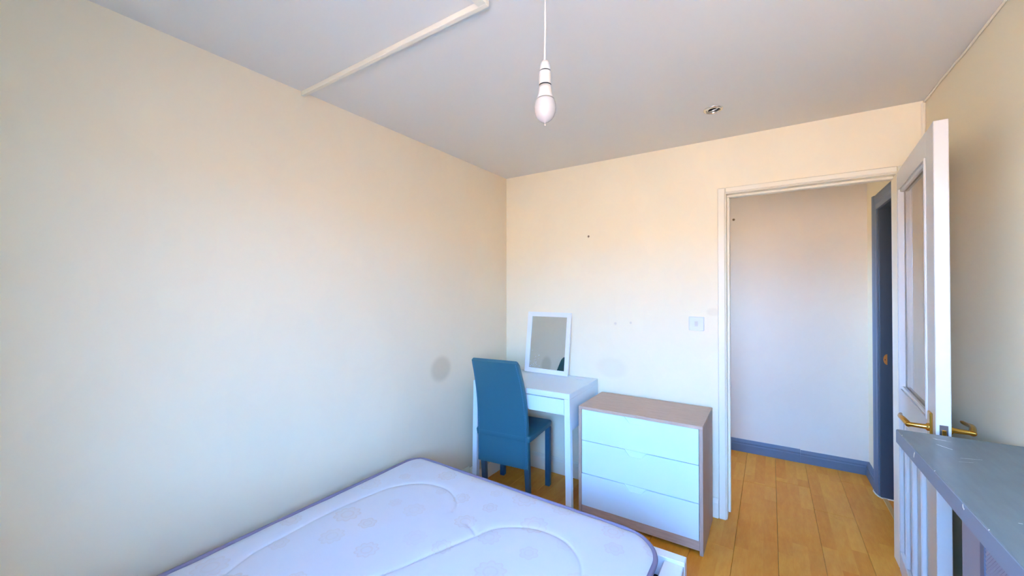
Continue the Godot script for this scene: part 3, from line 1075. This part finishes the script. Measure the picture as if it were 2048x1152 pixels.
func radiator_cover() -> void:
	var t := thing("radiator_cover", "grey painted radiator cover with a deep chipped shelf against the wall", "radiator cover", Vector3(0.52, 0, -0.8), 0.0)
	var o := t.position
	var y1 := 0.935
	var x0 := 0.362
	M.shelf = StandardMaterial3D.new()
	M.shelf.roughness = 0.38
	var f := noise(91, 1.0, 4)
	var base := Color8(116, 126, 122)
	# scratches: [u0, v0, u1, v1, half width] in metres of the scene
	var cuts := [[0.440, -1.822, 0.448, -1.812, 0.0012], [0.443, -1.812, 0.466, -1.812, 0.0016], [0.434, -1.750, 0.456, -1.720, 0.0016], [0.431, -1.756, 0.441, -1.738, 0.0010], [0.455, -1.806, 0.476, -1.806, 0.0008], [0.452, -1.646, 0.499, -1.661, 0.0008], [0.44, -1.61, 0.47, -1.62, 0.0006], [0.425, -1.25, 0.43, -1.25, 0.001], [0.47, -1.30, 0.474, -1.30, 0.001]]
	M.shelf.albedo_texture = picture(320, 2048, func(x: int, y: int) -> Color:
		var p := Vector2(0.355 + 0.31 * (x + 0.5) / 320.0, -1.88 + 2.0 * (y + 0.5) / 2048.0)
		var c := base * (1.0 + 0.05 * f.get_noise_2d(p.x * 40.0, p.y * 6.0) + 0.03 * f.get_noise_2d(p.x * 9.0, p.y * 9.0 + 50.0))
		for k in cuts:
			var a := Vector2(k[0], k[1])
			var b := Vector2(k[2], k[3])
			if absf(p.y - a.y) < 0.06:
				var q := Geometry2D.get_closest_point_to_segment(p, a, b)
				if q.distance_to(p) < k[4] * (0.7 + 0.6 * absf(f.get_noise_2d(p.x * 900.0, p.y * 900.0))):
					c = Color8(236, 238, 238)
		return c)
	M.shelf.uv1_scale = Vector3(1 / 0.31, 1 / 2.0, 1)
	M.shelf.uv1_offset = Vector3((o.x - 0.355) / 0.31, (o.z + 1.88) / 2.0, 0)
	M.grey = plain(134, 141, 150, 0.4)
	M.stile = plain(152, 140, 142, 0.45)
	M.grey_frame = plain(84, 92, 108, 0.4)
	M.slat = plain(150, 140, 148, 0.5)
	obj("shelf", bx(x0 + 0.001 - o.x, RIGHT - o.x, y1 - 0.022, y1, -1.872 - o.z, 0.1 - o.z, 0.0015), M.shelf, t)
	var fa := obj("fascia", bx(x0 - o.x, x0 + 0.018 - o.x, y1 - 0.046, y1 - 0.0012, -1.874 - o.z, 0.1 - o.z, 0.002), M.grey, t)
	for k in [[0.917, -1.667, 0.004], [0.924, -1.661, 0.003], [0.911, -1.670, 0.003], [0.926, -1.305, 0.0035], [0.922, -1.300, 0.002]]:
		var chip := PackedVector2Array()
		for i in 9:
			var a := TAU * i / 9.0
			var rr: float = k[2] * rng.randf_range(0.5, 1.2)
			chip.append(Vector2(k[1] - o.z + rr * 0.8 * cos(a), k[0] + rr * 1.3 * sin(a)))
		# outline (z, y) facing -x
		var pl := Transform3D(Basis(Vector3(0, 0, 1), Vector3(0, 1, 0), Vector3(-1, 0, 0)), Vector3(0, 0, 0))
		obj("paint_chip", Shape.new().prism(chip, -(x0 - o.x), -(x0 - o.x) + 0.0006, pl), M.caulk, fa)
	# body below: a stile, a framed panel of slanting slats
	var xb := 0.388 - o.x
	obj("stile", bx(xb, xb + 0.020, 0, y1 - 0.0465, -1.408 - o.z, -1.306 - o.z, 0.002), M.stile, t)
	obj("stile", bx(xb, xb + 0.020, 0, y1 - 0.0465, 0.0 - o.z, 0.1 - o.z, 0.002), M.stile, t)
	obj("bottom_rail", bx(xb, xb + 0.018, 0, 0.12, -1.3055 - o.z, -0.0005 - o.z, 0.002), M.stile, t)
	obj("panel_frame", bx(xb - 0.002, xb + 0.016, 0.1205, y1 - 0.0468, -1.305 - o.z, -1.279 - o.z, 0.003), M.grey_frame, t)
	obj("panel_frame", bx(xb - 0.002, xb + 0.016, 0.1205, y1 - 0.0468, -0.026 - o.z, -0.001 - o.z, 0.003), M.grey_frame, t)
	obj("end_panel", bx(xb + 0.021, RIGHT - o.x - 0.001, 0, y1 - 0.0465, -1.406 - o.z, -1.388 - o.z), M.stile, t)
	obj("end_panel", bx(xb + 0.021, RIGHT - o.x - 0.001, 0, y1 - 0.0465, 0.08 - o.z, 0.098 - o.z), M.stile, t)
	obj("radiator_panel", bx(0.50 - o.x, 0.60 - o.x, 0.15, 0.75, -1.25 - o.z, -0.05 - o.z, 0.01), M.dark, t)
	# slats rise towards the window
	var ya := 0.122
	var yb := 0.886
	var za := -1.279 - o.z
	var zb := -0.026 - o.z
	var off := za - (yb - ya)
	while off < zb:
		var z0 := maxf(off, za)
		var z1 := minf(off + (yb - ya), zb)
		if z1 - z0 > 0.01:
			var y0 := ya + (z0 - off)
			var yy := ya + (z1 - off)
			var s := Shape.new()
			var h := 0.0040
			var a := []
			var b := []
			for k in [[-1, 0], [1, 0], [1, 1], [-1, 1]]:
				a.append(Vector3(xb - 0.0005 + 0.006 * k[1], y0 + h * k[0] * 0.5, z0 - h * k[0] * 0.5))
				b.append(Vector3(xb - 0.0005 + 0.006 * k[1], yy + h * k[0] * 0.5, z1 - h * k[0] * 0.5))
			s.hexa(a, b)
			obj("slat", s, M.slat, t)
		off += 0.0092


# ------------------------------------------------------------------ mirror, lamp and small things

func mirror() -> void:
	# stands on the desk and leans on the wall
	var foot := Vector3(-1.457, 0.7755, -2.699)
	var t := thing("table_mirror", "white framed mirror leaning against the wall on the desk", "mirror", foot, -1.0)
	var lean := 0.135
	var b := Basis(Vector3.RIGHT, -lean)
	var W := 0.190
	var H := 0.475
	var F := 0.034
	var T := 0.016
	for part in [[[-W, 0], [W, 0], [W - F, F], [-W + F, F]], [[W, 0], [W, H], [W - F, H - F], [W - F, F]], [[W, H], [-W, H], [-W + F, H - F], [W - F, H - F]], [[-W, H], [-W, 0], [-W + F, F], [-W + F, H - F]]]:
		var lo := []
		var hi := []
		for k in 4:
			var p: Array = part[k]
			lo.append(b * Vector3(p[0], p[1], -T))
			hi.append(b * Vector3(p[0], p[1], 0.0 if k < 2 else -0.004))
		obj("frame", Shape.new().hexa(lo, hi), M.frame, t)
	var g := Shape.new()
	g.hexa([b * Vector3(-W + F, F, -T + 0.002), b * Vector3(W - F, F, -T + 0.002), b * Vector3(W - F, H - F, -T + 0.002), b * Vector3(-W + F, H - F, -T + 0.002)],
		[b * Vector3(-W + F, F, -0.009), b * Vector3(W - F, F, -0.009), b * Vector3(W - F, H - F, -0.009), b * Vector3(-W + F, H - F, -0.009)])
	var gl := obj("mirror_glass", g, M.mirror, t)
	# worn specks low on the glass
	var r := RandomNumberGenerator.new()
	r.seed = 12
	var st := Shape.new()
	for k in 26:
		var p := Vector2(r.randfn(-0.10, 0.03), F + absf(r.randfn(0.0, 0.06)) + 0.006)
		if p.x < -W + F + 0.005:
			continue
		var outline := PackedVector2Array()
		var size := r.randf_range(0.0012, 0.0045)
		for i in 7:
			outline.append(p + Vector2.from_angle(TAU * i / 7.0) * size * r.randf_range(0.5, 1.2))
		st.prism(outline, -0.009, -0.0087, Transform3D(b, Vector3.ZERO))
	var sp := obj("worn_specks", st, M.mirror_mark, gl)
	sp.set_meta("kind", "stuff")


func pendant() -> void:
	var D := 1.15
	var mm := D / 790.0
	var base := Vector3(-0.5455, 0, -1.0115)
	var ytop := 2.0815
	var t := thing("pendant_light", "bare unlit bulb in a white holder hanging from the ceiling on a cord", "pendant light", Vector3(base.x, CEIL, base.z))
	var o := t.position
	var Y := func(v: float) -> float: return ytop - (v - 117.0) * mm * 1.015 - o.y
	obj("ceiling_rose", Shape.new().lathe([Vector2(0, -0.022), Vector2(0.02, -0.022), Vector2(0.038, -0.016), Vector2(0.045, -0.004), Vector2(0.045, 0.0)], Vector3.ZERO, 32), M.plastic, t)
	var cord := []
	for k in 13:
		var u := k / 12.0
		cord.append(Vector3(0.0015 * sin(u * 4.0), lerpf(-0.02, Y.call(119.0), u), 0.001 * sin(u * 3.0)))
	obj("cord", Shape.new().tube(cord, 0.0033, 10), M.plastic, t)
	var lp := func(list: Array) -> Array:
		var out := []
		for p in list:
			out.append(Vector2(p[0] * mm, Y.call(p[1])))
		return out
	# holder: dome cap, then the collar, thin dark gaps between
	obj("holder_cap", Shape.new().lathe(lp.call([[0, 137.5], [10.6, 137.5], [11.0, 136.5], [10.6, 131], [9.2, 124], [7.0, 119], [4.2, 116.8], [0, 116.5]]), Vector3.ZERO, 32), M.plastic, t)
	obj("gap_ring", Shape.new().lathe(lp.call([[0, 139.6], [10.9, 139.6], [10.9, 137.0], [0, 137.0]]), Vector3.ZERO, 32), M.dark, t)
	obj("holder_collar", Shape.new().lathe(lp.call([[0, 165], [12.0, 165], [12.5, 164], [12.5, 140.6], [12.0, 139.4], [0, 139.4]]), Vector3.ZERO, 32), M.plastic, t)
	obj("gap_ring", Shape.new().lathe(lp.call([[0, 167], [12.2, 167], [12.2, 164.7], [0, 164.7]]), Vector3.ZERO, 32), M.dark, t)
	var bulb := obj("bulb", Shape.new().lathe(lp.call([[0, 193.5], [18.0, 193.5], [17.0, 191.2], [15.0, 186.2], [13.5, 181], [12.8, 173], [12.4, 167], [0, 166.6]]), Vector3.ZERO, 36), M.plastic, t)
	obj("diffuser", Shape.new().lathe(lp.call([[0, 246], [1.2, 245.5], [1.4, 243.5], [0.5, 242], [0.6, 241], [1.6, 239], [5, 237.6], [10, 235.2], [14.5, 231.3], [18.2, 226], [20.6, 219], [21.6, 211], [21.0, 203], [19.6, 197.5], [18.1, 193.6], [0, 193.5]]), Vector3.ZERO, 36), M.diffuser, bulb)


func small_things() -> void:
	# light switch
	var sw := thing("light_switch", "square white single light switch on the wall beside the doorway", "light switch", Vector3(-0.397, 1.203, BACK))
	obj("plate", bx(-0.045, 0.045, -0.0445, 0.0445, 0, 0.009, 0.003), M.switch, sw)
	obj("rocker", Shape.new().hexa([Vector3(-0.009, -0.016, 0.008), Vector3(0.009, -0.016, 0.008), Vector3(0.009, -0.016, 0.0105), Vector3(-0.009, -0.016, 0.0105)], [Vector3(-0.009, 0.016, 0.008), Vector3(0.009, 0.016, 0.008), Vector3(0.009, 0.016, 0.0145), Vector3(-0.009, 0.016, 0.0145)]), M.plastic, sw)
	# recessed downlight with its lamp missing
	var dl := thing("downlight", "small round recessed downlight in the ceiling above the doorway", "downlight", Vector3(-0.246, CEIL, -2.31))
	obj("bezel", Shape.new().lathe([Vector2(0.033, 0.002), Vector2(0.033, -0.004), Vector2(0.036, -0.008), Vector2(0.043, -0.007), Vector2(0.047, -0.003), Vector2(0.047, 0.0)], Vector3.ZERO, 40), M.chrome, dl)
	var tilt := Basis(Vector3(0.3, 0, 1).normalized(), 0.25)
	obj("gimbal_ring", Shape.new().lathe([Vector2(0.0255, 0.004), Vector2(0.0255, -0.003), Vector2(0.031, -0.003), Vector2(0.0325, 0.004)], Vector3(0, 0.004, 0), 36, tilt), M.chrome, dl)
	obj("can", Shape.new().lathe([Vector2(0.0, 0.085), Vector2(0.0345, 0.085), Vector2(0.0345, 0.0)], Vector3.ZERO, 32), M.dark, dl)
	obj("lamp_clip", Shape.new().tube([Vector3(-0.024, 0.006, 0.008), Vector3(0.0, 0.010, 0.002), Vector3(0.025, 0.007, -0.006)], 0.0018, 8), M.steel, dl)
	obj("lamp_socket", bx(-0.012, 0.006, 0.02, 0.04, -0.008, 0.008, 0.002), M.plastic, dl)
	# cable trunking on the ceiling
	var ct := thing("cable_trunking", "white cable trunking along the ceiling from the wall towards the pendant", "trunking", Vector3(LEFT, CEIL - 0.0006, -1.03))
	obj("trunking_run", bx(0.0006, -0.768 - LEFT, -0.021, 0, -0.009, 0.009, 0.0015), M.trim, ct)
	obj("trunking_run", bx(-0.80 - LEFT, -0.768 - LEFT, -0.021, 0, 0.0095, 0.5, 0.0015), M.trim, ct)
	# thin cable along the ceiling edge and down the corner
	var path := []
	for k in 41:
		var z := lerpf(0.3, -2.772, k / 40.0)
		path.append(Vector3(RIGHT - 0.005, CEIL - 0.007 + 0.0025 * sin(k * 0.9) - 0.002 * sin(k * 2.3), z))
	tag(obj("ceiling_cable", Shape.new().tube(path, 0.0048, 8), M.trim), "thin painted cable running along the top of the wall above the door", "cable")
	tag(obj("trim_5", bx(RIGHT - 0.016, RIGHT, 0, CEIL - 0.012, BACK, BACK + 0.014, 0.005), M.trim), "narrow painted bead down the corner beside the open door", "bead", "structure")
